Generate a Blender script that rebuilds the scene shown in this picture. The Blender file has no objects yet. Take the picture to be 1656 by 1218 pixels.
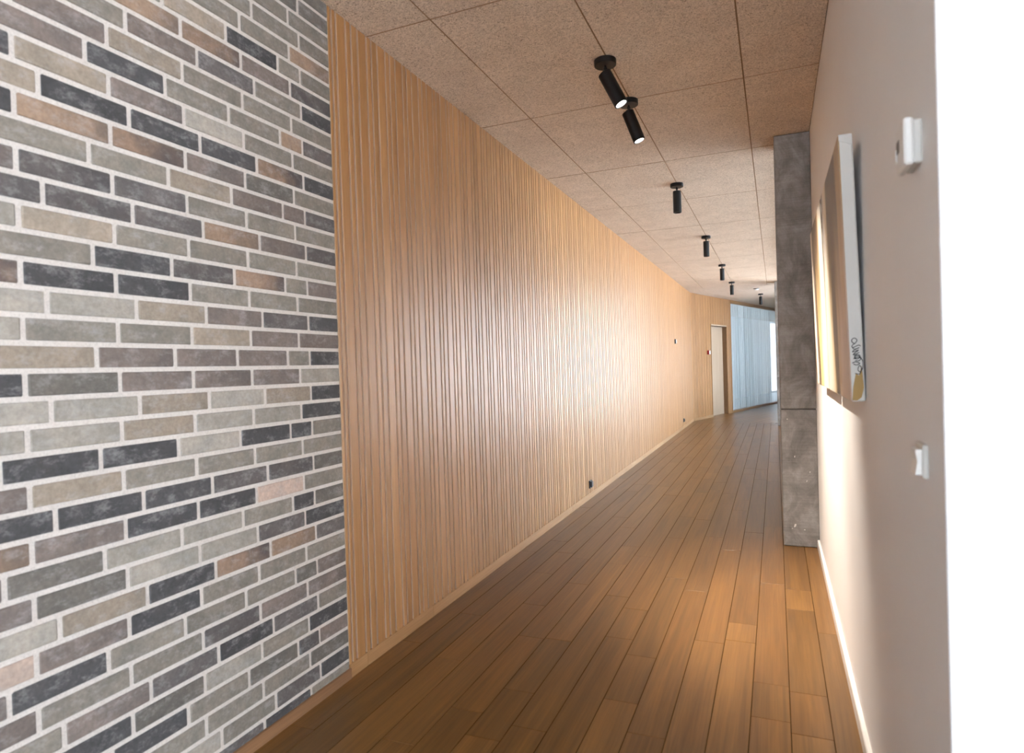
import bpy, math, random
from mathutils import Vector, Matrix

random.seed(7)
sc = bpy.context.scene
COL = sc.collection
R = math.radians

# ------------------------------------------------------------------ camera, sky, exposure
CAMZ = 1.2448
CEIL = 2.734
cam_d = bpy.data.cameras.new('camera')
cam = bpy.data.objects.new('camera', cam_d)
COL.objects.link(cam)
sc.camera = cam
yaw, pit, rol = .3933, -.0128, -.0312
fwd = Vector((-math.sin(yaw) * math.cos(pit), math.cos(yaw) * math.cos(pit), math.sin(pit)))
rt = Vector((math.cos(yaw), math.sin(yaw), 0))
up = rt.cross(fwd)
r2 = rt * math.cos(rol) + up * math.sin(rol)
u2 = up * math.cos(rol) - rt * math.sin(rol)
m = Matrix((r2, u2, -fwd)).transposed().to_4x4()
m.translation = Vector((0, 0, CAMZ))
cam.matrix_world = m
cam_d.sensor_width = 36.0
cam_d.lens = 36.0 * 1028.1 / 1656.0
cam_d.clip_start = .02
cam_d.clip_end = 300
cam_d.dof.use_dof = True
cam_d.dof.focus_distance = 6.0
cam_d.dof.aperture_fstop = 4.0

SKY = 1.0
world = bpy.data.worlds.new('overcast_sky')
sc.world = world
world.use_nodes = True
bg = world.node_tree.nodes['Background']
bg.inputs['Color'].default_value = (.80, .90, 1.0, 1)
bg.inputs['Strength'].default_value = SKY

SUN = 8.0
sun_d = bpy.data.lights.new('sun', 'SUN')
sun_d.energy = SUN; sun_d.color = (1.0, .975, .95); sun_d.angle = R(.6)
sun = bpy.data.objects.new('sun', sun_d); COL.objects.link(sun)
sun.rotation_euler = Vector((-.02, .62, .78)).to_track_quat('Z', 'Y').to_euler()

sc.view_settings.view_transform = 'Standard'
sc.view_settings.look = 'None'
sc.view_settings.gamma = 1
sc.view_settings.use_curve_mapping = False
sc.view_settings.exposure = 3.80
sc.cycles.use_denoising = True
sc.cycles.max_bounces = 14
sc.cycles.diffuse_bounces = 8
sc.cycles.glossy_bounces = 5
sc.cycles.transmission_bounces = 8
sc.cycles.transparent_max_bounces = 12
sc.cycles.sample_clamp_indirect = 6.0
SPOT_W = 24.0

# ------------------------------------------------------------------ helpers
def tag(o, label=None, cat=None, group=None, kind=None):
    if label: o['label'] = label
    if cat: o['category'] = cat
    if group: o['group'] = group
    if kind: o['kind'] = kind
    return o

def mesh(name, verts, faces, mats, idx=None, smooth=False):
    me = bpy.data.meshes.new(name)
    me.from_pydata([tuple(v) for v in verts], [], faces)
    for mm in (mats if isinstance(mats, (list, tuple)) else [mats]):
        me.materials.append(mm)
    if idx: me.polygons.foreach_set('material_index', idx)
    if smooth: me.polygons.foreach_set('use_smooth', [True] * len(me.polygons))
    me.update()
    return me

def link(name, me, parent=None, loc=(0, 0, 0), rot=(0, 0, 0)):
    o = bpy.data.objects.new(name, me)
    COL.objects.link(o)
    o.location = loc
    o.rotation_euler = rot
    if parent: o.parent = parent
    return o

def empty(name, loc, rz=0):
    o = bpy.data.objects.new(name, None)
    o.empty_display_size = .1
    COL.objects.link(o)
    o.location = loc
    o.rotation_euler = (0, 0, rz)
    return o

class MB:
    """collects shapes into one mesh"""
    def __init__(s): s.v = []; s.f = []; s.i = []
    def add(s, v, f, mi=0):
        n = len(s.v); s.v += [tuple(p) for p in v]
        s.f += [tuple(a + n for a in q) for q in f]; s.i += [mi] * len(f)
        return s
    def box(s, x0, x1, y0, y1, z0, z1, mi=0):
        v = [(x, y, z) for z in (z0, z1) for y in (y0, y1) for x in (x0, x1)]
        f = [(0, 2, 3, 1), (4, 5, 7, 6), (0, 1, 5, 4), (2, 6, 7, 3), (0, 4, 6, 2), (1, 3, 7, 5)]
        return s.add(v, f, mi)
    def bbox(s, x0, x1, y0, y1, z0, z1, b=.002, mi=0, jit=0):
        """chamfered box, 44 triangles"""
        c = ((x0 + x1) / 2, (y0 + y1) / 2, (z0 + z1) / 2); h = ((x1 - x0) / 2, (y1 - y0) / 2, (z1 - z0) / 2)
        v = []; ix = {}
        for sx in (-1, 1):
            for sy in (-1, 1):
                for sz in (-1, 1):
                    j = [random.uniform(-jit, jit) for _ in range(3)]; j[0] *= .3
                    for a in range(3):
                        p = [c[k] + (sx, sy, sz)[k] * (h[k] - (0 if k == a else b)) + (j[k] if k != a else 0) for k in range(3)]
                        ix[(sx, sy, sz, a)] = len(v); v.append(p)
        f = []
        for a in range(3):
            o1, o2 = [k for k in range(3) if k != a]
            for sa in (-1, 1):
                q = []
                for s1, s2 in ((-1, -1), (1, -1), (1, 1), (-1, 1)):
                    k = [0, 0, 0]; k[a] = sa; k[o1] = s1; k[o2] = s2
                    q.append(ix[(*k, a)])
                if (sa > 0) != (a != 1): q.reverse()
                f.append(q)
            for s1 in (-1, 1):
                for s2 in (-1, 1):
                    k0 = [0, 0, 0]; k1 = [0, 0, 0]
                    k0[a] = -1; k1[a] = 1
                    for k in (k0, k1): k[o1] = s1; k[o2] = s2
                    f.append([ix[(*k0, o1)], ix[(*k1, o1)], ix[(*k1, o2)], ix[(*k0, o2)]])
        for sx in (-1, 1):
            for sy in (-1, 1):
                for sz in (-1, 1):
                    f.append([ix[(sx, sy, sz, a)] for a in range(3)])
        # orient outward
        g = []
        for q in f:
            p = [Vector(v[i]) for i in q]
            n = (p[1] - p[0]).cross(p[2] - p[0])
            if len(p) == 4: n += (p[2] - p[0]).cross(p[3] - p[0])
            mid = sum(p, Vector()) / len(p) - Vector(c)
            g.append(list(reversed(q)) if n.dot(mid) < 0 else q)
        return s.add(v, g, mi)
    def lathe(s, prof, n=32, mtx=None, mi=0, cap=True):
        """prof: list of (radius, z) turned round z"""
        mtx = mtx or Matrix()
        v = []; f = []
        for r_, z_ in prof:
            for i in range(n):
                a = 2 * math.pi * i / n
                v.append(mtx @ Vector((r_ * math.cos(a), r_ * math.sin(a), z_)))
        for k in range(len(prof) - 1):
            for i in range(n):
                j = (i + 1) % n
                f.append((k * n + i, k * n + j, (k + 1) * n + j, (k + 1) * n + i))
        if cap:
            f.append(tuple(reversed(range(n)))); f.append(tuple((len(prof) - 1) * n + i for i in range(n)))
        return s.add(v, f, mi)
    def build(s, name, mats, parent=None, loc=(0, 0, 0), rot=(0, 0, 0), smooth=False):
        return link(name, mesh(name, s.v, s.f, mats, s.i, smooth), parent, loc, rot)
    def me(s, name, mats, smooth=False): return mesh(name, s.v, s.f, mats, s.i, smooth)

def shade_flat_edges(o, ang=35):
    me_ = o.data
    me_.polygons.foreach_set('use_smooth', [True] * len(me_.polygons))
    md = o.modifiers.new('edges', 'EDGE_SPLIT'); md.split_angle = R(ang); md.use_edge_angle = True
    return o

# ------------------------------------------------------------------ materials
def mat(name):
    m_ = bpy.data.materials.new(name); m_.use_nodes = True
    nt = m_.node_tree; b = nt.nodes['Principled BSDF']
    return m_, nt, b

def nd(nt, t, **kw):
    n = nt.nodes.new(t)
    for k, v in kw.items():
        if k in n.inputs: n.inputs[k].default_value = v
        else: setattr(n, k, v)
    return n

def lk(nt, a, b): nt.links.new(a, b)

def mixc(nt, fac, a, b, mode='MIX'):
    n = nt.nodes.new('ShaderNodeMix'); n.data_type = 'RGBA'; n.blend_type = mode
    for s_, v in ((0, fac), (6, a), (7, b)):
        if hasattr(v, 'links'): lk(nt, v, n.inputs[s_])
        elif s_ == 0: n.inputs[0].default_value = v
        else: n.inputs[s_].default_value = (*v, 1) if len(v) == 3 else v
    return n.outputs[2]

def math_(nt, op, a, b=None, clamp=False):
    n = nt.nodes.new('ShaderNodeMath'); n.operation = op; n.use_clamp = clamp
    for i, v in enumerate((a, b)):
        if v is None: continue
        if hasattr(v, 'links'): lk(nt, v, n.inputs[i])
        else: n.inputs[i].default_value = v
    return n.outputs[0]

def ramp(nt, fac, stops, interp='LINEAR'):
    n = nt.nodes.new('ShaderNodeValToRGB'); n.color_ramp.interpolation = interp
    e = n.color_ramp.elements
    while len(e) < len(stops): e.new(.5)
    for i, (p, c) in enumerate(stops):
        e[i].position = p; e[i].color = (*c, 1) if len(c) == 3 else c
    lk(nt, fac, n.inputs[0])
    return n.outputs[0]

def coords(nt, scale=(1, 1, 1), rnd=True, kind='Object'):
    tc = nt.nodes.new('ShaderNodeTexCoord')
    mp = nt.nodes.new('ShaderNodeMapping'); mp.inputs['Scale'].default_value = scale
    lk(nt, tc.outputs[kind], mp.inputs['Vector'])
    if not rnd: return mp.outputs[0]
    oi = nt.nodes.new('ShaderNodeObjectInfo')
    c = nt.nodes.new('ShaderNodeCombineXYZ')
    for i, k in enumerate((37.0, 91.0, 53.0)):
        lk(nt, math_(nt, 'MULTIPLY', oi.outputs['Random'], k), c.inputs[i])
    ad = nt.nodes.new('ShaderNodeVectorMath'); ad.operation = 'ADD'
    lk(nt, mp.outputs[0], ad.inputs[0]); lk(nt, c.outputs[0], ad.inputs[1])
    return ad.outputs[0]

def noise(nt, vec, scale, detail=4, rough=.55, dist=0):
    n = nd(nt, 'ShaderNodeTexNoise', Scale=scale, Detail=detail, Roughness=rough, Distortion=dist)
    lk(nt, vec, n.inputs['Vector'])
    return n.outputs['Fac']

def bump(nt, b, h, strength=.2, dist=.002):
    n = nd(nt, 'ShaderNodeBump', Strength=strength, Distance=dist)
    lk(nt, h, n.inputs['Height']); lk(nt, n.outputs[0], b.inputs['Normal'])

def plain(name, col, rough=.5, spec=.5, metal=0):
    m_, nt, b = mat(name)
    b.inputs['Base Color'].default_value = (*col, 1)
    b.inputs['Roughness'].default_value = rough
    b.inputs['Specular IOR Level'].default_value = spec
    b.inputs['Metallic'].default_value = metal
    return m_

def paint(name, col, rough=.6, var=.03, bs=.05):
    m_, nt, b = mat(name)
    v = coords(nt, rnd=False)
    n1 = noise(nt, v, 3, 3)
    c2 = tuple(x * (1 - var * 2) for x in col)
    lk(nt, mixc(nt, n1, c2, col), b.inputs['Base Color'])
    b.inputs['Roughness'].default_value = rough
    bump(nt, b, noise(nt, v, 260, 3), bs, .001)
    return m_

def m_brick(island=False):
    m_, nt, b = mat('fired_brick')
    oi = nt.nodes.new('ShaderNodeObjectInfo')
    v = coords(nt)
    base = oi.outputs['Color']
    if island:
        base = ramp(nt, nt.nodes.new('ShaderNodeNewGeometry').outputs['Random Per Island'], [(0, (.22, .198, .172)), (.3, (.325, .298, .266)), (.45, (.14, .129, .117)), (.58, (.072, .071, .075)), (.76, (.19, .157, .142)), (.9, (.295, .208, .152))], 'CONSTANT')
    fine = noise(nt, v, 90, 5, .65)
    big = noise(nt, v, 14, 3)
    c = mixc(nt, 1.0, base, ramp(nt, big, [(.25, (.80, .82, .82)), (.75, (1.18, 1.14, 1.10))]), 'MULTIPLY')
    c = mixc(nt, 1.0, c, ramp(nt, fine, [(.3, (.82, .82, .82)), (.7, (1.16, 1.16, 1.16))]), 'MULTIPLY')
    # kiln-darkened end
    tc = nt.nodes.new('ShaderNodeTexCoord'); sp = nt.nodes.new('ShaderNodeSeparateXYZ'); lk(nt, tc.outputs['Object'], sp.inputs[0])
    g = math_(nt, 'ADD', math_(nt, 'MULTIPLY', sp.outputs['Y'], 6.0), math_(nt, 'MULTIPLY', math_(nt, 'SUBTRACT', noise(nt, v, 9, 2), .5), 2.4))
    g = math_(nt, 'ADD', g, .15, True)
    c = mixc(nt, math_(nt, 'MULTIPLY', g, math_(nt, 'SUBTRACT', 1.0, oi.outputs['Alpha'])), c, (.055, .055, .062))
    # lime haze smeared over the face
    hz = noise(nt, coords(nt, (1, .9, 1.5)), 110, 8, .8)
    hm = noise(nt, coords(nt, (1, .8, 1.4)), 24, 3, .6)
    hz = math_(nt, 'ADD', math_(nt, 'MULTIPLY', hz, .55), math_(nt, 'MULTIPLY', hm, .60))
    hz = ramp(nt, hz, [(.58, (0, 0, 0)), (.76, (.40, .40, .40))])
    c = mixc(nt, hz, c, (.46, .445, .445))
    lk(nt, c, b.inputs['Base Color'])
    b.inputs['Roughness'].default_value = .78
    b.inputs['Specular IOR Level'].default_value = .3
    bump(nt, b, fine, .35, .0015)
    return m_

def m_mortar():
    m_, nt, b = mat('lime_mortar')
    v = coords(nt, rnd=False)
    n1 = noise(nt, v, 220, 5, .7)
    lk(nt, ramp(nt, n1, [(.25, (.45, .41, .375)), (.5, (.62, .57, .53)), (.8, (.72, .67, .63))]), b.inputs['Base Color'])
    b.inputs['Roughness'].default_value = .95
    b.inputs['Specular IOR Level'].default_value = .15
    bump(nt, b, n1, .6, .002)
    return m_

def m_wood(name, axis, dark, light, rough=.45, bs=.08, grain=1.0, coat=0, tint=.12):
    """grain runs along axis"""
    m_, nt, b = mat(name)
    s1 = [46, 46, 46]; s1[axis] = 1.2
    s2 = [150, 150, 150]; s2[axis] = 4.0
    s3 = [7, 7, 7]; s3[axis] = .7
    g1 = noise(nt, coords(nt, s1), 1, 4, .6, .8)
    g2 = noise(nt, coords(nt, s2), 1, 3, .6, .2)
    g3 = noise(nt, coords(nt, s3), 1, 3, .5, 1.0)
    f = math_(nt, 'ADD', math_(nt, 'MULTIPLY', g1, .55), math_(nt, 'MULTIPLY', g3, .45))
    c = ramp(nt, f, [(.32, dark), (.68, light)])
    c = mixc(nt, .35 * grain, c, ramp(nt, g2, [(.35, (.62, .58, .54)), (.6, (1.05, 1.05, 1.05))]), 'MULTIPLY')
    oi = nt.nodes.new('ShaderNodeObjectInfo')
    c = mixc(nt, 1.0, c, ramp(nt, oi.outputs['Random'], [(0, (1 - tint,) * 3), (.5, (1, 1 - tint * .25, 1 - tint * .4)), (1, (1 + tint,) * 3)]), 'MULTIPLY')
    lk(nt, c, b.inputs['Base Color'])
    b.inputs['Roughness'].default_value = rough
    b.inputs['Coat Weight'].default_value = coat
    b.inputs['Coat Roughness'].default_value = .35
    bump(nt, b, g2, bs, .0008)
    return m_

def m_woodwool():
    m_, nt, b = mat('wood_wool_panel')
    v = coords(nt)
    w1 = noise(nt, coords(nt, (1, 2.2, 1)), 66, 4, .65, 2.4)
    w2 = noise(nt, coords(nt, (2.4, 1, 1)), 58, 4, .65, 2.8)
    r1 = ramp(nt, w1, [(.34, (0, 0, 0)), (.50, (1, 1, 1))])
    r2 = ramp(nt, w2, [(.30, (0, 0, 0)), (.50, (1, 1, 1))])
    h = mixc(nt, 1.0, r1, r2, 'MULTIPLY')
    c = mixc(nt, h, (.45, .34, .245), (.86, .73, .60))
    c = mixc(nt, ramp(nt, noise(nt, coords(nt, (1, 1.8, 1)), 100, 3, .6, 2.0), [(.38, (.95, .95, .95)), (.45, (0, 0, 0))]), c, (.20, .135, .085))
    c = mixc(nt, 1.0, c, ramp(nt, noise(nt, v, 5, 3), [(.3, (.94, .93, .92)), (.7, (1.05, 1.05, 1.05))]), 'MULTIPLY')
    lk(nt, c, b.inputs['Base Color'])
    b.inputs['Roughness'].default_value = .95
    b.inputs['Specular IOR Level'].default_value = .1
    bump(nt, b, h, .45, .003)
    return m_

def m_concrete():
    m_, nt, b = mat('cast_concrete')
    v = coords(nt)
    big = noise(nt, coords(nt, (1, 1, .6)), 7, 7, .66, .6)
    lines = noise(nt, coords(nt, (3, 3, 120)), 1, 3, .6)
    fine = noise(nt, v, 120, 4, .7)
    c = ramp(nt, big, [(.28, (.128, .116, .106)), (.5, (.240, .222, .207)), (.70, (.38, .36, .342))])
    c = mixc(nt, .35, c, ramp(nt, lines, [(.3, (.7, .7, .7)), (.7, (1.2, 1.2, 1.2))]), 'MULTIPLY')
    c = mixc(nt, .3, c, ramp(nt, fine, [(.3, (.75, .75, .75)), (.7, (1.2, 1.2, 1.2))]), 'MULTIPLY')
    sp = noise(nt, coords(nt, (1, 1, 1.5)), 26, 5, .75)
    c = mixc(nt, ramp(nt, sp, [(.69, (0, 0, 0)), (.76, (.8, .8, .8))]), c, (.46, .44, .42))
    lk(nt, c, b.inputs['Base Color'])
    b.inputs['Roughness'].default_value = .75
    b.inputs['Specular IOR Level'].default_value = .3
    bump(nt, b, math_(nt, 'ADD', fine, lines), .25, .0012)
    return m_

def m_glass(name, tint=(.945, .955, .96), rough=.02):
    m_, nt, b = mat(name)
    nt.nodes.remove(b)
    t = nd(nt, 'ShaderNodeBsdfTransparent'); t.inputs['Color'].default_value = (*tint, 1)
    g = nd(nt, 'ShaderNodeBsdfGlossy', Roughness=rough)
    fr = nd(nt, 'ShaderNodeFresnel', IOR=1.5)
    ge = nt.nodes.new('ShaderNodeNewGeometry')          # both faces of a thin pane reflect like air to glass
    lk(nt, math_(nt, 'SUBTRACT', 1.5, math_(nt, 'MULTIPLY', ge.outputs['Backfacing'], 1.5 - 1 / 1.5)), fr.inputs['IOR'])
    mx = nt.nodes.new('ShaderNodeMixShader')
    lk(nt, fr.outputs[0], mx.inputs[0]); lk(nt, t.outputs[0], mx.inputs[1]); lk(nt, g.outputs[0], mx.inputs[2])
    lk(nt, mx.outputs[0], nt.nodes['Material Output'].inputs[0])
    return m_

def m_curtain():
    m_, nt, b = mat('sheer_curtain_cloth')
    nt.nodes.remove(b)
    d = nd(nt, 'ShaderNodeBsdfDiffuse'); d.inputs['Color'].default_value = (.80, .86, .87, 1)
    t = nd(nt, 'ShaderNodeBsdfTranslucent'); t.inputs['Color'].default_value = (.82, .90, .92, 1)
    mx = nt.nodes.new('ShaderNodeMixShader'); mx.inputs[0].default_value = .6
    lk(nt, d.outputs[0], mx.inputs[1]); lk(nt, t.outputs[0], mx.inputs[2])
    lk(nt, mx.outputs[0], nt.nodes['Material Output'].inputs[0])
    return m_

def m_emit(name, col, st):
    m_, nt, b = mat(name)
    b.inputs['Base Color'].default_value = (*col, 1)
    b.inputs['Emission Color'].default_value = (*col, 1)
    b.inputs['Emission Strength'].default_value = st
    return m_

def m_picture(name, upper, lower):
    """streaky abstract brushwork: colour bands across the width (local y, 0..1 of WID), changing from top to bottom"""
    m_, nt, b = mat(name)
    tc = nt.nodes.new('ShaderNodeTexCoord')
    sp = nt.nodes.new('ShaderNodeSeparateXYZ'); lk(nt, tc.outputs['Object'], sp.inputs[0])
    v1 = coords(nt, (1, 48, 3.0), rnd=False)
    v2 = coords(nt, (1, 5, 1.4), rnd=False)
    n1 = noise(nt, v1, 1, 8, .72, .4); n2 = noise(nt, v2, 1, 3, .5)
    t = math_(nt, 'DIVIDE', sp.outputs['Y'], .78)
    t = math_(nt, 'ADD', t, math_(nt, 'MULTIPLY', math_(nt, 'SUBTRACT', n1, .5), .42))
    t = math_(nt, 'ADD', t, math_(nt, 'MULTIPLY', math_(nt, 'SUBTRACT', n2, .5), .22))
    cu = ramp(nt, t, upper); cl = ramp(nt, t, lower)
    z = math_(nt, 'ADD', math_(nt, 'MULTIPLY', sp.outputs['Z'], 2.2), math_(nt, 'MULTIPLY', math_(nt, 'SUBTRACT', n1, .5), 1.0))
    z = math_(nt, 'SUBTRACT', z, .42, True)
    c = mixc(nt, z, cl, cu)
    c = mixc(nt, ramp(nt, noise(nt, coords(nt, (1, 60, 5), rnd=False), 1, 4, .7), [(.62, (0, 0, 0)), (.75, (.6, .6, .6))]), c, (.75, .66, .56))
    lk(nt, c, b.inputs['Base Color'])
    b.inputs['Roughness'].default_value = .38
    bump(nt, b, n1, .4, .002)
    return m_

BRICK = m_brick(); BRICK2 = m_brick(True); MORTAR = m_mortar()
SLAT = m_wood('oak_slat', 2, (.325, .160, .054), (.47, .254, .104), .38, .06, .8, 0, .10)
FLANK_LIT = m_wood('pale_daylit_slat_flank', 2, (.54, .385, .265), (.63, .465, .345), .5, .05, .4, 0, .04)  # daylight on the groove sides is put into this paler wood colour
BACKB = m_wood('oak_backing', 2, (.26, .15, .075), (.36, .22, .12), .6, .05)
OAKY = m_wood('oak_trim', 1, (.33, .18, .072), (.47, .28, .135), .45, .06, .8)
OAKDARK = m_wood('brown_oak_trim', 1, (.20, .105, .05), (.30, .165, .085), .5, .06)
FLOOR = m_wood('oiled_oak_floor', 1, (.104, .050, .0145), (.226, .114, .033), .31, .10, .9, 0, .16)
JOINT = plain('dark_plank_joint', (.098, .053, .020), .85, .1)
SUBF = plain('dark_subfloor', (.03, .02, .013), .9)
WOOL = m_woodwool(); WOOLEDGE = plain('cut_panel_edge', (.36, .235, .14), .95, .1); WOOLGAP = plain('panel_gap', (.05, .03, .015), .9)
WHITE = paint('white_wall_paint', (.80, .785, .775), .55)
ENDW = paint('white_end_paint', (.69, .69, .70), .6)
GREYW = paint('warm_white_wall_paint', (.87, .87, .88), .55)
BASEW = plain('white_gloss_paint', (.80, .775, .75), .35)
CONC = m_concrete()
GLASS = m_glass('clear_glass'); WGLASS = m_glass('solar_glass', (.70, .72, .745))
CURT = m_curtain()
BLACK = plain('black_powder_coat', (.006, .006, .007), .42, .3)
BLACKIN = plain('black_baffle', (.01, .01, .01), .6)
LENS = m_emit('lit_lens', (1, .96, .92), 6)
LENSOFF = plain('unlit_lens', (.10, .10, .10), .15)
PLW = plain('white_plastic', (.78, .78, .77), .35)
PLG = plain('grey_white_plastic', (.62, .62, .60), .4)
ANTH = plain('anthracite_plastic', (.035, .037, .045), .35)
REDP = plain('red_plastic', (.35, .008, .012), .4)
FRAME = plain('dark_window_frame', (.09, .09, .095), .4)
BIRCH = m_wood('pale_birch_door', 2, (.44, .325, .22), (.52, .40, .285), .5, .03, .5, 0, .02)
CANV = paint('bare_canvas', (.72, .72, .70), .8, .06, .2)
INK = plain('black_ink', (.012, .012, .018), .6)
OCHRE = plain('ochre_paint', (.42, .27, .09), .6)
CHIP = plain('pale_chip', (.62, .58, .54), .8)
GRASS = paint('outdoor_paving', (.43, .45, .48), .9, .1)

# ------------------------------------------------------------------ the setting
XL, XR = -1.635, .241
YEND = 1.174          # near end of the right wall
SEAM = 13.50          # where floor and ceiling change direction
CY = 13.95            # where the slatted wall turns
TH = R(15.7)
YB, XS = -4.5, 4.6    # back and side of the space behind the camera

def plank_tone():
    return random.uniform(.86, 1.14)

# floor
floor = MB().box(XL - .25, XS, YB, SEAM + .0, -.12, -.014).build('floor', SUBF)
tag(floor, 'brown oiled oak plank floor running along the corridor', 'floor', kind='structure')
PW = .1285; PX0 = .019
END = {0: [1.72, 2.286, 2.576, 3.44, 3.735, 5.3], -1: [1.6, 2.351, 2.61, 3.797, 5.1], 1: [3.174, 5.9], -2: [1.9, 2.969, 3.176, 4.9],
       -3: [1.7, 2.923, 4.4, 5.6], -4: [2.112, 3.558, 4.7], -5: [2.30, 2.687, 3.742, 5.2], -6: [1.75, 2.837, 3.20, 4.6], -7: [2.02, 3.352, 4.1],
       -8: [1.917, 2.247, 2.732, 3.9], -9: [2.057, 2.721, 3.479, 4.8], -10: [1.8, 3.1, 3.942], -11: [2.4, 3.6], -12: [2.88, 4.3], -13: [2.5, 4.0]}
stuff = MB()
rnd = random.Random(3)
npl = 0
for k in range(-13, 36):
    x0 = max(PX0 + PW * k, XL + .004); x1 = min(PX0 + PW * (k + 1), XS)
    if k == 1: x1 = XR - .012
    if x1 - x0 < .01: continue
    if k > 1:
        y = YB
        while y < YEND:
            y1 = min(y + rnd.uniform(.6, 1.9), YEND)
            stuff.box(x0 + .001, x1 - .001, y + .0005, y1 - .0005, -.014, 0); y = y1
        continue
    ends = list(END.get(k, [2.0]))
    y = ends[0] - rnd.uniform(.5, 1.5)
    cuts = [y] + ends
    while cuts[-1] < SEAM:
        cuts.append(cuts[-1] + rnd.choice((.42, .7, .95, 1.2, 1.5, 1.9)) * rnd.uniform(.9, 1.1))
    cuts[-1] = SEAM
    if len(cuts) > 2 and cuts[-1] - cuts[-2] < .2: cuts.pop(-2)
    yy = YB
    while yy < cuts[0]:
        y1 = min(yy + rnd.uniform(.8, 1.9), cuts[0]); stuff.box(x0 + .001, x1 - .001, yy + .0005, y1 - .0005, -.014, 0); yy = y1
    for a, b_ in zip(cuts, cuts[1:]):
        w = x1 - x0; L = b_ - a
        pm = MB().bbox(-w / 2 + .0006, w / 2 - .0006, -L / 2 + .0003, L / 2 - .0003, -.014, 0, .0013).me('plank', [FLOOR, JOINT])
        for p in pm.polygons:
            if abs(p.normal.x) > .2: p.material_index = 1
        link('plank', pm, floor, ((x0 + x1) / 2, (a + b_) / 2, rnd.uniform(-.0004, .0004)))
        npl += 1
tag(stuff.build('plank', FLOOR, floor), kind='stuff')

# brick wall on the left
z_k = lambda k: 2.67177 - .06656 * k      # mid of the bed joint above course k
bw = MB().box(XL - .12, XL - .0035, YB, 2.1165, -.1, CEIL).build('wall_front_left', MORTAR)
tag(bw, 'grey and brown brick wall with pale mortar beside the oak slats', 'wall', kind='structure')
TONE = {'g': (.220, .198, .172), 'h': (.140, .129, .117), 'l': (.325, .298, .266), 't': (.30, .25, .205), 'd': (.072, .071, .075),
        'q': (.118, .107, .106), 'b': (.190, .157, .142), 'o': (.295, .208, .152), 'p': (.44, .34, .29), 'm': (.28, .195, .145)}
ROWS = {-1: 'hhg', 0: 'hhgb', 1: 'gggo', 2: 'gggb', 3: 'ogggt', 4: 'ggdtg', 5: 'qbmo', 6: 'dgqbg', 7: 'gggtb', 8: 'qoggdb', 9: 'gglbtd',
        10: 'dmdddt', 11: 'ghbmod', 12: 'qbbtgg', 13: 'gggqqb', 14: 'qboqqq', 15: 'ggggtl', 16: 'bgmqdg', 17: 'gggddmg', 18: 'dqbtll',
        19: 'bbtggl', 20: 'dgbbbt', 21: 'lbbbhd', 22: 'dtltll', 23: 'dlltll', 24: 'gddldd', 25: 'ggggtb', 26: 'hqqddd', 27: 'gpddbo',
        28: 'hdgllhb', 29: 'dqllhb', 30: 'qomdtl', 31: 'gggdbp', 32: 'bhgggdb', 33: 'bbqggb', 34: 'gqdqbg', 35: 'dglhdb', 36: 'bqhgdg', 37: 'hgggd',
        38: 'dqgldg', 39: 'gdqggb'}
BD = .0035
def brick_me(L, H, nm):
    return MB().bbox(-.02, BD * .0, -L / 2, L / 2, -H / 2, H / 2, .0022, jit=.0016).me(nm, BRICK)
cache = {}
brnd = random.Random(11)
bst = MB()
for k in range(-1, 41):
    zt, zb = z_k(k) - .0068, z_k(k + 1) + .0068
    zt = min(zt, CEIL - .001); zb = max(zb, .0)
    if zt - zb < .008: continue
    js = [2.121]                                     # right end of the course
    if k % 4 in (1, 3): js += [1.887 - .2352 * i for i in range(30)]
    elif k % 4 == 2: js += [1.943 - .2352 * i for i in range(30)]
    else: js += [1.943] + [1.826 - .2352 * i for i in range(30)]
    row = ROWS.get(k, '')
    for i, (b1, b0) in enumerate(zip(js, js[1:])):
        y0, y1 = b0 + .0066, b1 - .0066
        if y0 < YB: break
        ltr = row[i] if i < len(row) else brnd.choice('ggghlltddqbbom')
        if y0 < .62:
            bst.box(XL - .02, XL, y0, y1, zb, zt); continue
        L, H = round(y1 - y0, 3), round(zt - zb, 3)
        var = brnd.randrange(5)
        if (L, H, var) not in cache: cache[(L, H, var)] = brick_me(L, H, 'brick')
        o = link('brick', cache[(L, H, var)], bw, (XL + brnd.uniform(-.0008, .0012), (y0 + y1) / 2, (zt + zb) / 2))
        t_ = TONE[ltr]; j = brnd.uniform(.88, 1.12)
        o.color = (t_[0] * j, t_[1] * j, t_[2] * j, {'m': .15, 'o': .55, 'b': .7, 'q': .8}.get(ltr, 1.0))
tag(bst.build('brick', BRICK2, bw), kind='stuff')
b = MB().bbox(XL - .004, XL + .009, YB, 2.118, -.01, .042, .001).build('baseboard_front_left', OAKDARK)
tag(b, 'thin brown wooden skirting strip under the brick wall', 'baseboard', kind='structure')

# slatted oak wall
def slat_run(parent, y0, y1, zb=.054, skip=None, mat_=SLAT, lead=()):
    """three widths repeating every 0.147 m; local frame, face at x=0"""
    y = y0; i = 0; n = 0; me_c = {}
    W3 = (.064, .037, .046)
    while y < y1 - .01:
        pitch = lead[i] if i < len(lead) else W3[(i - len(lead)) % 3]
        w = pitch - .013
        w = min(w, y1 - y)
        z0 = zb
        if skip and y + w > skip[0] and y < skip[1]: z0 = skip[2]
        key = (round(w, 4), round(z0, 3))
        if key not in me_c:
            me_ = MB().bbox(-.016, 0, 0, w, z0, CEIL - .002, .0012).me('slat', [mat_, FLANK_LIT])
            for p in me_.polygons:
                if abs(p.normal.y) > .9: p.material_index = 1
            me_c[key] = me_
        link('slat', me_c[key], parent, (0, y, 0)); n += 1
        y += pitch; i += 1
    return n
wl = MB().box(-.13, -.0145, 2.1165 , CY + .02, -.1, CEIL).build('wall_left', BACKB, None, (XL, 0, 0))
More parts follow.
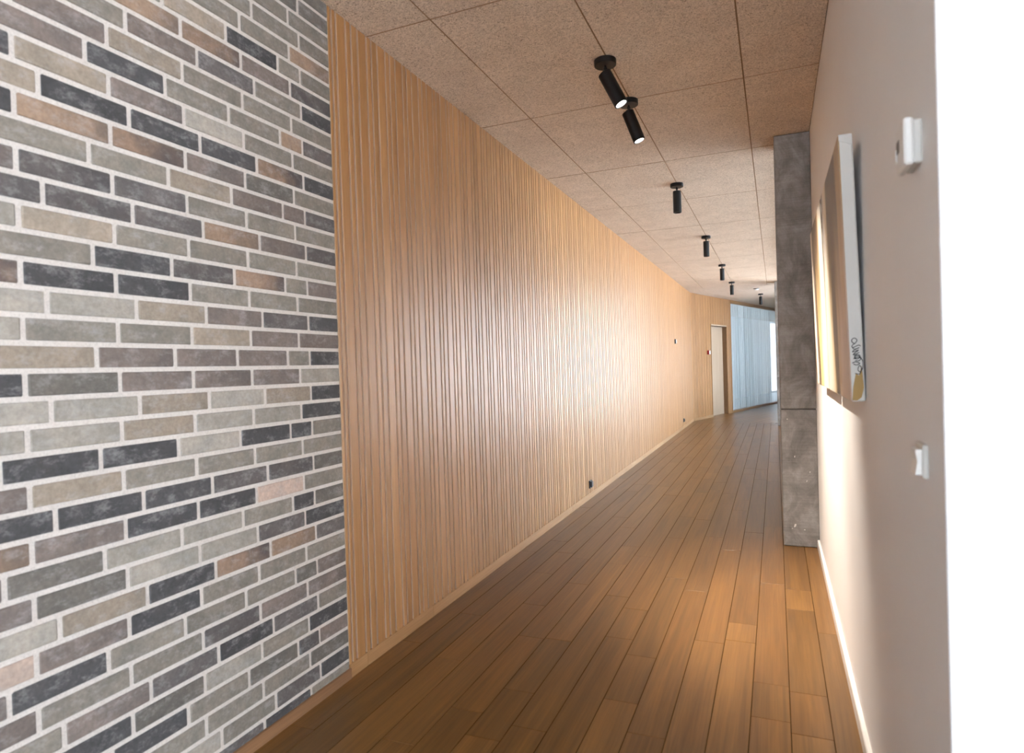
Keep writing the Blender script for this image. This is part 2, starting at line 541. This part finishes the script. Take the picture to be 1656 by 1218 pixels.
tag(wl, 'long oak wall of narrow vertical slats after the brick', 'wall', kind='structure')
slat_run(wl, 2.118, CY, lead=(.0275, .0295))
bl = empty('baseboard_left', (XL, 0, 0))
tag(bl, 'flush oak skirting boards under the slatted oak wall', 'baseboard', kind='structure')
for a, b_ in ((2.118, 2.238), (2.238, 2.80), (2.80, 5.2), (5.2, 7.6), (7.6, 10.0), (10.0, 12.3), (12.3, CY)):
    MB().bbox(-.02, .002, a + .0006, b_ - .0006, -.01, .054, .001).build('board', OAKY, bl)

# ceiling
ce = MB().box(XL - .25, XS, YB, SEAM, CEIL + .026, CEIL + .15).build('ceiling', WOOLGAP)
tag(ce, 'beige wood wool acoustic panel ceiling over the corridor', 'ceiling', kind='structure')
xj = [-1.66, -1.319, -.719, -.119, XR]
yj0 = 2.393
ys = [yj0 + 1.2 * i for i in range(-2, 20) if yj0 + 1.2 * i < SEAM - .35] + [SEAM]
for xa, xb in zip(xj, xj[1:]):
    for ya, yb in zip(ys, ys[1:]):
        w, L = xb - xa, yb - ya
        pm = MB().bbox(-w / 2 + .0007, w / 2 - .0007, -L / 2 + .0011, L / 2 - .0011, 0, .026, .0028).me('panel', [WOOL, WOOLEDGE])
        for p in pm.polygons:
            if p.normal.z > -.95: p.material_index = 1
        link('panel', pm, ce, ((xa + xb) / 2, (ya + yb) / 2, CEIL + random.uniform(0, .0012)))
cst = MB()
for i in range(-8, 8):
    for j in range(-3, 8):
        xa, xb = xj[1] + .6 * j - (.6 if j < 0 else 0), xj[1] + .6 * (j + 1)
        ya, yb = yj0 + 1.2 * i, yj0 + 1.2 * (i + 1)
        xa = max(xa, -1.63); xb = min(xb, XS)
        if ya < YB: ya = YB
        if j >= 0 and xa > XR - .35 and yb > YEND + .3: yb = YEND
        if xa < XR - .3 and yb > ys[0]: yb = ys[0]
        if yb - ya > .02 and xb - xa > .02:
            cst.box(xa + .001, xb - .001, ya + .001, yb - .001, CEIL, CEIL + .026)
tag(cst.build('panel', WOOL, ce), kind='stuff')

# right wall, its white end facing the camera
wr = MB()
wr.box(XR, XS, YEND + .004, 4.9, -.1, CEIL + .03, 0)
wrm = wr.build('wall_right', GREYW)
tag(wrm, 'smooth pale painted wall with the two canvases on it', 'wall', kind='structure')
we = MB().box(XR + .0005, XS, YEND - .001, YEND + .0045, -.1, CEIL + .03).build('end_face', ENDW, wrm)
br = MB().bbox(XR - .015, XR + .002, YEND + .004, 4.60, -.01, .056, .003).build('baseboard_right', BASEW)
tag(br, 'low white skirting board under the pale painted wall', 'baseboard', kind='structure')

def glazed(name, label, origin, rz, length, z0, z1, n, glass=WGLASS, fw=.05, depth=.07):
    """window of n panes; local y along, x=0 in the middle of the frame"""
    w = empty(name, origin, rz); tag(w, label, 'window', kind='structure')
    step = length / n
    for i in range(n + 1):
        MB().bbox(-depth / 2, depth / 2, i * step - fw / 2, i * step + fw / 2, z0, z1, .002).build('mullion', FRAME, w)
    for z in (z0 - .0, z1 - fw):
        MB().bbox(-depth / 2 + .003, depth / 2 - .003, 0, length, z, z + fw, .002).build('rail', FRAME, w)
    for i in range(n):
        MB().box(-.004, .004, i * step + fw / 2, (i + 1) * step - fw / 2, z0 + fw, z1 - fw).build('pane', glass, w)
    return w

# space behind the camera: back wall and side wall with windows
bk = MB()
bk.box(XL - .2, XS + .2, YB - .2, YB, -.1, .06).box(XL - .2, XS + .2, YB - .2, YB, 2.68, CEIL + .15)
bk.box(XL - .2, -1.5, YB - .2, YB, .06, 2.68).box(1.9, XS + .2, YB - .2, YB, .06, 2.68)
tag(bk.build('wall_back', WHITE), 'white wall with a wide window behind the viewer', 'wall', kind='structure')
glazed('window_3', 'wide window in the white wall behind the viewer', (-1.5, YB - .1, 0), -R(90), 3.4, .06, 2.68, 3, GLASS)
sd = MB()
sd.box(XS, XS + .2, YB, YEND + .1, -.1, .06).box(XS, XS + .2, YB, YEND + .1, 2.68, CEIL + .15)
sd.box(XS, XS + .2, YB, -4.3, .06, 2.68).box(XS, XS + .2, .9, YEND + .1, .06, 2.68)
tag(sd.build('wall_side', WHITE), 'white wall with a window on the open side', 'wall', kind='structure')
glazed('window_4', 'window in the white wall on the open side', (XS + .1, -4.3, 0), 0, 5.2, .06, 2.68, 4, GLASS)

# glazing on the right beyond the concrete column
glazed('window_2', 'tall glazing on the right beyond the first concrete column', (.20, 4.9, 0), 0, 8.15, 0.0, CEIL, 4, GLASS)

# second leg of the corridor, turned to the right
leg2 = lambda name, label, cat, kind='structure': tag(empty(name, (XL, CY, 0), -TH), label, cat, kind=kind)
fl2 = leg2('floor_far', 'grey brown oak plank floor beyond the bend', 'floor')
ux, uy = math.sin(TH), math.cos(TH)
def to_local(x, y):
    dx, dy = x - XL, y - CY
    return dx * uy - dy * ux, dx * ux + dy * uy
W2 = 1.95; L2 = 16.0
MB().box(-4.6, W2 + .3, .0, L2, -.12, -.014).build('subfloor', SUBF, fl2)
MB().box(-.5, W2 + .6, -1.2, 0, -.12, -.0145).build('subfloor', SUBF, fl2)
def clip_seam(x, y0, y1):
    # floor pieces start at world Y = SEAM: local y where CY + (-x*ux) + y*uy = SEAM
    ymin = (SEAM - CY + x * ux) / uy
    return max(y0, ymin), y1
for r_ in range(-1, 17):
    xa, xb = r_ * .1285 - .01, (r_ + 1) * .1285 - .01
    y = -1.0 + rnd.uniform(-.5, .5)
    while y < L2:
        y1 = y + rnd.choice((.7, .95, 1.2, 1.5, 1.9))
        y0c = max(y, (SEAM - CY + xb * ux) / uy + .0)
        y0d = max(y, (SEAM - CY + xa * ux) / uy + .0)
        yy1 = min(y1, L2)
        if y1 - max(y0c, y0d) > .05:
            e = .0008
            v = [(xa + e, y0d + e, -.014), (xb - e, y0c + e, -.014), (xb - e, yy1 - e, -.014), (xa + e, yy1 - e, -.014),
                 (xa + e, y0d + e, 0), (xb - e, y0c + e, 0), (xb - e, yy1 - e, 0), (xa + e, yy1 - e, 0)]
            f = [(3, 2, 1, 0), (4, 5, 6, 7), (0, 1, 5, 4), (1, 2, 6, 5), (2, 3, 7, 6), (3, 0, 4, 7)]
            MB().add(v, [f[1]]).add(v, [f[0]] + f[2:], 1).build('plank', [FLOOR, JOINT], fl2)
        y = y1
MB().box(-4.6, -.1395, 0.2, L2, -.014, 0).build('room_floor', FLOOR, fl2)

ce2 = leg2('ceiling_far', 'beige wood wool ceiling beyond the bend', 'ceiling')
MB().box(-4.6, W2 + .3, -1.2, L2, CEIL + .026, CEIL + .15).build('slab', WOOLGAP, ce2)
for a, b_ in ((-4.6, -3.0), (-3.0, -1.5), (-1.5, -.001), (0, .31), (.31, .91), (.91, 1.51), (1.51, W2 + .3)):
    y = -1.2
    while y < L2:
        y1 = y + 1.2
        ya0 = max(y, (SEAM - CY + a * ux) / uy); yb0 = max(y, (SEAM - CY + b_ * ux) / uy)
        if a < -.01 and y < 0: y = y1; continue
        if y1 - max(ya0, yb0) > .03:
            e = .0012
            P = [(a + e, ya0 + e), (b_ - e, yb0 + e), (b_ - e, y1 - e), (a + e, y1 - e)]
            v = [(x, yy, CEIL + (0)) for x, yy in P] + [(x, yy, CEIL + .026) for x, yy in P]
            f = [(3, 2, 1, 0), (4, 5, 6, 7), (0, 1, 5, 4), (1, 2, 6, 5), (2, 3, 7, 6), (3, 0, 4, 7)]
            MB().add(v, f).build('panel', WOOL, ce2)
        y = y1

D0, D1, DH = 1.13, 2.118, 2.075
wf = leg2('wall_far_left', 'oak slat wall with a recessed door beyond the bend', 'wall')
MB().box(-.13, -.0135, 0, D0, -.1, CEIL).box(-.13, -.0135, D1, 2.40, -.1, CEIL).box(-.13, -.0135, D0, D1, DH, CEIL).build('backing', BACKB, wf)
slat_run(wf, .004, 2.385, .054, (D0 - .02, D1 + .0, DH + .03))
bf = leg2('baseboard_far_left', 'oak skirting boards under the slat wall beyond the bend', 'baseboard')
for a, b_ in ((.002, D0), (D1 + .02, 2.40)):
    MB().bbox(-.02, .002, a, b_, -.01, .054, .001).build('board', OAKY, bf)
door = leg2('door_1', 'pale birch door set back in the slat wall', 'door')
MB().bbox(-.135, -.105, D0 - .05, D1 + .02, .004, DH + .02, .001).build('leaf', BIRCH, door)
MB().bbox(-.135, .004, D1, D1 + .02, 0, DH + .03, .001).build('jamb', OAKY, door)
MB().bbox(-.135, .004, D0 - .02, D0, 0, DH + .03, .001).build('jamb', OAKY, door)
MB().bbox(-.135, .006, D0, D1, DH, DH + .03, .001).build('head', BIRCH, door)

# glass partition with curtain behind
gp = leg2('window_1', 'glass partition in a slim oak frame beyond the door', 'window')
G0, G1 = 2.40, 9.6
MB().bbox(-.05, .01, G0, G1, CEIL - .075, CEIL - .001, .002).build('top_rail', OAKY, gp)
MB().bbox(-.05, .01, G0, G1, -.005, .05, .002).build('bottom_rail', OAKY, gp)
MB().bbox(-.05, .01, G0 - .012, G0 + .012, 0, CEIL - .001, .002).build('post', OAKY, gp)
yy = G0 + .012
for w in (.78, 1.45, 1.45, 1.45, 1.45):
    MB().box(-.026, -.016, yy, yy + w - .004, .045, CEIL - .07).build('pane', GLASS, gp)
    yy += w
MB().box(-.13, 0, yy, yy + .12, 0, CEIL).build('end_post', OAKY, gp)

cr = empty('curtain', (XL, CY, 0), -TH)
tag(cr, 'pale blue white pleated sheer curtain hanging behind the glass partition', 'curtain')
v = []; f = []; NS = 900
y = G0 + .03; ph = 0; crn = random.Random(5)
pts = []
while y < G1 - .1:
    w = crn.uniform(.07, .15); am = crn.uniform(.035, .07)
    for q in range(10):
        pts.append((-.20 + am * math.sin(2 * math.pi * q / 10) + .008 * math.sin(4 * math.pi * q / 10 + 1), y + w * q / 10))
    y += w
for j, z in enumerate((.03, 1.0, 1.9, CEIL - .03)):
    for i, (x, yy_) in enumerate(pts):
        k_ = (1.0, .95, .85, .7)[j]
        v.append((-.20 + (x + .20) * k_, yy_ + .006 * math.sin(i * .37 + j), z))
n = len(pts)
for j in range(3):
    for i in range(n - 1):
        f.append((j * n + i, j * n + i + 1, (j + 1) * n + i + 1, (j + 1) * n + i))
link('cloth', mesh('cloth', v, f, CURT, smooth=True), cr)
MB().bbox(-.215, -.185, G0 + .02, G1 - .1, CEIL - .03, CEIL - .005, .002).build('track', PLW, cr)

# room behind the partition and the far glazing
rm = leg2('wall_far_room', 'white room walls behind the curtain', 'wall')
MB().box(-4.7, -4.6, 0, L2, -.1, .35).box(-4.7, -4.6, 0, L2, 2.5, CEIL + .1).box(-4.7, -4.6, 0, 2, .35, 2.5).box(-4.7, -4.6, 9.0, L2, .35, 2.5).box(-4.6, -.13, .0, .1, -.1, CEIL).box(-4.6, -.05, L2 - .1, L2, -.1, CEIL).build('wall', WHITE, rm)
wx = glazed('window_6', 'window of the room behind the curtain', (0, 0, 0), -TH, 7.0, .35, 2.5, 4, WGLASS)
wx.location = (XL - 4.65 * uy + 2 * ux, CY + 4.65 * ux + 2 * uy, 0)
p2x, p2y = .014, 13.06
lx, ly = to_local(.20, 13.35)
w5 = glazed('window_5', 'tall glazing on the right just beyond the second concrete column', (.20, 13.35, 0), -TH, 2.6, 0, CEIL, 1)
w7 = glazed('window_7', 'tall glazing at the far right end of the corridor', (.20 + 12.4 * ux, 13.35 + 12.4 * uy, 0), -TH, L2 - ly - 12.4, 0, CEIL, 2)
wq = leg2('wall_far_right', 'white wall opposite the curtained glass beyond the bend', 'wall')
MB().box(lx - .03, lx + .12, ly + 2.63, ly + 12.37, -.1, CEIL).build('wall', GREYW, wq)
MB().box(0, lx + .1, L2 - .05, L2, -.1, CEIL).build('wall', WHITE, tag(leg2('wall_far_end', 'white wall closing the far end of the corridor', 'wall'), kind='structure'))

# outside
g = MB().box(-60, 60, -60, 70, -.6, -.3).build('ground', GRASS)
tag(g, 'pale paving outside the windows', 'ground', kind='structure')

# ------------------------------------------------------------------ concrete columns
def column(name, x0, x1, y0, y1, zj, label):
    c = empty(name, ((x0 + x1) / 2, (y0 + y1) / 2, 0)); tag(c, label, 'column')
    hx, hy = (x1 - x0) / 2, (y1 - y0) / 2
    MB().bbox(-hx, hx, -hy, hy, .0003, zj - .003, .006).build('lower_block', CONC, c)
    MB().bbox(-hx, hx, -hy, hy, zj + .003, CEIL - .001, .006).build('upper_block', CONC, c)
    MB().box(-hx + .005, hx - .005, -hy + .005, hy - .005, zj - .004, zj + .004).build('joint', plain('joint_' + name, (.07, .065, .06), .9), c)
    return c, hx, hy
c1, hx, hy = column('concrete_column', .023, XR + .002, 4.607, 4.897, .915, 'tall grey concrete column standing at the end of the pale wall')
for (cx, cz, sx, sz, rot) in ((.092 - .13, .14, .006, .016, .5), (.15 - .13, .115, .005, .004, .2), (.075 - .13, .12, .003, .003, 0), (.17 - .13, .44, .003, .008, .3), (.06 - .13, .85, .004, .004, 0), (.1 - .13, .60, .0025, .008, .1), (.19 - .13, .50, .004, .005, .8)):
    pts_ = []
    for q in range(7):
        a = 2 * math.pi * q / 7
        px_, pz_ = sx * math.cos(a) * random.uniform(.7, 1.2), sz * math.sin(a) * random.uniform(.7, 1.2)
        pts_.append((cx + px_ * math.cos(rot) + pz_ * math.sin(rot), cz - px_ * math.sin(rot) + pz_ * math.cos(rot)))
    v = [(x, -hy - .0008, z) for x, z in pts_] + [(x, -hy + .002, z) for x, z in pts_]
    f = [tuple(range(7))] + [(i, i + 7, (i + 1) % 7 + 7, (i + 1) % 7) for i in range(7)]
    link('chip', mesh('chip', v, f, CHIP), c1)
column('concrete_column', .014, .28, 13.06, 13.33, .915, 'second grey concrete column farther along, mostly behind the first')

# ------------------------------------------------------------------ spotlights
def spotlight(loc, d, lit, label):
    root = empty('ceiling_spotlight', loc)
    tag(root, label, 'spotlight', 'black cylinder spotlights along the ceiling')
    o = MB().lathe([(.0515, 0), (.0528, -.001), (.0528, -.0265), (.0515, -.028)][::-1], 40).build('canopy', BLACK, root)
    shade_flat_edges(o)
    o = MB().lathe([(.0055, -.056), (.0055, -.028)], 16).lathe([(.001, -.051), (.008, -.048), (.0105, -.042), (.008, -.036), (.001, -.033)], 16).build('stem', BLACK, root)
    shade_flat_edges(o)
    rotm = Vector((0, 0, -1)).rotation_difference(Vector(d)).to_matrix().to_4x4()
    piv = Vector((-.010 if lit else 0, 0, -.054 if lit else -.050))
    M = Matrix.Translation(piv) @ rotm
    T = -.012; B = -.190; r_ = .0335
    bd = MB().lathe([(.0262, B + .03), (.0262, B), (r_ - .001, B), (r_, B + .001), (r_, T - .0012), (r_ - .0012, T), (.004, T)], 40, M, cap=False)
    o = bd.build('barrel', BLACK, root); shade_flat_edges(o)
    o = MB().lathe([(.0055, T - .001), (.0055, .002)], 12, M).build('neck', BLACK, root); shade_flat_edges(o)
    o = MB().lathe([(.0258, B + .007 if lit else B + .02), (.0258, B + .026)], 32, M).build('lens', LENS if lit else LENSOFF, root)
    if lit:
        ld = bpy.data.lights.new('spot_lamp', 'SPOT'); ld.energy = SPOT_W; ld.color = (1.0, .89, .76)
        ld.spot_size = R(62); ld.spot_blend = .7; ld.shadow_soft_size = .014
        lo = bpy.data.objects.new('spot_lamp', ld); COL.objects.link(lo); lo.parent = root
        lo.matrix_local = M @ Matrix.Translation((0, 0, B + .004))
    return root
dn = (0, 0, -1)
XS_ = -.722
spotlight((-.732, 3.075, CEIL), (.43, .03, -.902), True, 'lit black spotlight tilted to the wall, first and largest of the ceiling row')
spotlight((-.730, 3.60, CEIL), (.334, .04, -.943), True, 'lit black spotlight tilted to the wall, just behind the first one')
for y, lab in ((5.437, 'unlit black spotlight pointing straight down, nearest of the unlit ones'),
               (7.85, 'unlit black spotlight pointing down, second of the unlit ones'),
               (10.267, 'unlit black spotlight pointing down, third of the unlit ones'),
               (12.601, 'unlit black spotlight pointing down, fourth, just before the ceiling seam')):
    spotlight((XS_, y, CEIL), dn, False, lab)
spotlight((-.269, 15.224, CEIL), dn, False, 'unlit black spotlight beyond the bend, above the curtained glass')

# smoke detector
sm = empty('smoke_detector', (-.329, 14.058, CEIL)); tag(sm, 'small round detector on the ceiling just beyond the seam', 'smoke detector')
shade_flat_edges(MB().lathe([(.055, -.012), (.055, 0)], 32).build('base', BLACK, sm))
shade_flat_edges(MB().lathe([(.012, -.036), (.036, -.033), (.046, -.022), (.048, -.012)], 32).build('dome', PLW, sm))

# ------------------------------------------------------------------ canvases
def canvas(y0, y1, label, m_, sig):
    W, H, T = y1 - y0, .775, .038
    root = empty('canvas_painting', (XR - .003, y0, 1.118)); tag(root, label, 'painting', 'pair of abstract canvases on the pale wall')
    root.rotation_euler = (0, -R(1.35), 0)
    v = []; f = []; idx = []
    b_ = .0035
    mb = MB().bbox(-T, 0, 0, W, 0, H, b_)
    for q in mb.f:
        p = [mb.v[i] for i in q]
        front = all(a[0] < -T + b_ * 1.01 for a in p)
        idx.append(0 if front else 1)
    me_ = mesh('canvas', mb.v, mb.f, [m_, CANV], idx)
    link('canvas', me_, root)
    if sig:
        # folded corner flap, ochre smear and a hand-written scrawl on the near edge
        fl = [(-T + .002, -.0008, H - .001), (-.002, -.0008, H - .001), (-.002, -.0035, H - .034), (-T + .002, -.0012, H - .018)]
        bk_ = [(x, .001, z) for x, y, z in fl]
        link('fold', mesh('fold', fl + bk_, [(0, 1, 2, 3), (3, 2, 6, 7), (2, 1, 5, 6), (0, 3, 7, 4)], CANV), root)
        oc = [(-.034, .004), (-.030, .045), (-.022, .082), (-.014, .075), (-.006, .105), (-.003, .040), (-.010, .012), (-.022, .003)]
        n_ = len(oc)
        link('ochre_smear', mesh('ochre_smear', [(x, -.0004, z) for x, z in oc] + [(x, .001, z) for x, z in oc],
             [tuple(range(n_))] + [(i, (i + 1) % n_, (i + 1) % n_ + n_, i + n_) for i in range(n_)], OCHRE), root)
        sg = MB()
        def stroke(pts, w=.0011):
            # smooth the pen line
            q = []
            for i in range(len(pts) - 1):
                p0 = pts[max(i - 1, 0)]; p1 = pts[i]; p2 = pts[i + 1]; p3 = pts[min(i + 2, len(pts) - 1)]
                for s in range(6):
                    t = s / 6
                    q.append(tuple(.5 * (2 * p1[k] + (p2[k] - p0[k]) * t + (2 * p0[k] - 5 * p1[k] + 4 * p2[k] - p3[k]) * t * t + (3 * p1[k] - p0[k] - 3 * p2[k] + p3[k]) * t ** 3) for k in (0, 1)))
            q.append(pts[-1])
            vv = []; ff = []
            for i, (x, z) in enumerate(q):
                a = q[max(i - 1, 0)]; c_ = q[min(i + 1, len(q) - 1)]
                dx, dz = c_[0] - a[0], c_[1] - a[1]; l_ = math.hypot(dx, dz) or 1
                vv += [(x - dz / l_ * w, -.0010, z + dx / l_ * w), (x + dz / l_ * w, -.0010, z - dx / l_ * w)]
                if i: ff.append((2 * i - 2, 2 * i - 1, 2 * i + 1, 2 * i))
            sg.add(vv, ff)
        # letters run downwards along the edge: a looped d, m-like humps, y tail, long closing loop
        stroke([(-.020, .168), (-.027, .172), (-.028, .180), (-.021, .184), (-.015, .178), (-.019, .170), (-.028, .163), (-.026, .157), (-.012, .163), (-.006, .160)])
        stroke([(-.028, .158), (-.022, .152), (-.010, .156), (-.024, .149), (-.027, .144), (-.012, .149), (-.022, .141), (-.026, .136), (-.010, .142)])
        stroke([(-.024, .133), (-.016, .136), (-.009, .132), (-.014, .124), (-.023, .126), (-.018, .133), (-.007, .127), (-.012, .118), (-.022, .119)])
        stroke([(-.026, .124), (-.014, .128), (-.004, .120), (-.003, .100), (-.010, .086), (-.016, .092), (-.012, .104), (-.007, .096), (-.012, .080), (-.024, .082)])
        stroke([(-.030, .112), (-.020, .115), (-.011, .110), (-.019, .106), (-.027, .109)])
        sg.build('signature', INK, root)
    return root
BR = (.050, .028, .016); TAN = (.46, .31, .17); CRM = (.80, .72, .58); YEL = (.58, .42, .18); WHT = (.85, .80, .74); PNK = (.62, .47, .38); DK = (.045, .028, .02); OCH = (.34, .195, .07)
canvas(2.082, 2.835, 'abstract canvas in brown, cream and pink with a scrawled signature on its edge',
       m_picture('brushwork_brown', [(0, TAN), (.13, TAN), (.20, BR), (.64, BR), (.70, CRM), (.86, WHT), (.96, DK), (1, CRM)],
                 [(0, PNK), (.28, PNK), (.38, TAN), (.44, BR), (.54, BR), (.60, YEL), (.74, CRM), (1, WHT)]), True)
canvas(2.862, 3.655, 'abstract canvas in white, ochre and dark brown, the one next to the concrete column',
       m_picture('brushwork_ochre', [(0, DK), (.05, WHT), (.26, CRM), (.36, OCH), (.48, BR), (.86, BR), (.93, CRM), (1, WHT)],
                 [(0, CRM), (.10, WHT), (.34, CRM), (.44, YEL), (.58, YEL), (.66, BR), (.78, BR), (.86, CRM), (1, PNK)]), False)

# ------------------------------------------------------------------ fittings on the walls
t = empty('thermostat', (XR, 1.28, 1.616)); tag(t, 'white box thermostat high on the pale wall near its end', 'thermostat')
MB().bbox(-.0125, 0, .004, .078, -.039, .036, .002).build('back_plate', PLG, t)
MB().bbox(-.0275, -.0125, 0, .082, -.041, .041, .004).build('cover', PLW, t)
MB().bbox(-.0283, -.0270, .045, .070, -.006, .016, .0005).build('display', ANTH, t)
MB().bbox(-.0300, -.0270, .066, .078, -.020, .004, .001).build('button', PLW, t)

s = empty('light_switch', (XR, 1.29, 1.059)); tag(s, 'small white rocker switch on the pale wall below the thermostat', 'switch')
MB().bbox(-.0085, 0, 0, .062, -.031, .031, .0025).build('frame_plate', PLG, s)
rk = MB()
ye = (.009, .053)
prof = [(-.008, -.0235), (-.0190, -.0235), (-.0150, .000), (-.0185, .0210), (-.008, .0210)]
v = [(x, y_, z) for y_ in ye for x, z in prof]
f = [tuple(reversed(range(5))), tuple(range(5, 10))] + [(i, (i + 1) % 5, (i + 1) % 5 + 5, i + 5) for i in range(5)]
rk.add(v, f).build('rocker', PLW, s)

def outlet(y, z, label):
    o = empty('wall_outlet', (XL, y, z)); tag(o, label, 'outlet', 'dark power outlets low on the slat wall')
    MB().bbox(-.004, .012, -.038, .038, -.036, .036, .002).build('frame_plate', ANTH, o)
    MB().bbox(.012, .026, -.026, .026, -.027, .027, .003).build('socket', ANTH, o)
    for dz in (-.009, .009):
        MB().box(.0255, .0268, -.003, .003, dz - .004, dz + .004).build('hole', BLACKIN, o)
    return o
outlet(5.77, .136, 'dark grey power outlet low on the slat wall, the nearer one')
outlet(12.36, .162, 'dark grey power outlet low on the slat wall, just before the bend')
o = empty('wall_switch', (XL, 11.5, 1.63)); tag(o, 'small black switch box at chest height on the slat wall', 'switch')
MB().bbox(-.004, .022, -.04, .04, -.04, .04, .002).build('box', ANTH, o)
MB().bbox(.022, .030, -.028, .028, -.030, .030, .002).build('rocker', PLG, o)

al = empty('fire_alarm_call_point', (XL + .90 * ux, CY + .90 * uy, 1.462), -TH); tag(al, 'red and white fire alarm box on the slats beside the door', 'alarm')
MB().bbox(0, .045, -.045, .045, -.045, .045, .003).build('housing', REDP, al)
MB().bbox(.045, .052, -.038, .038, -.038, .038, .002).build('front_plate', PLW, al)
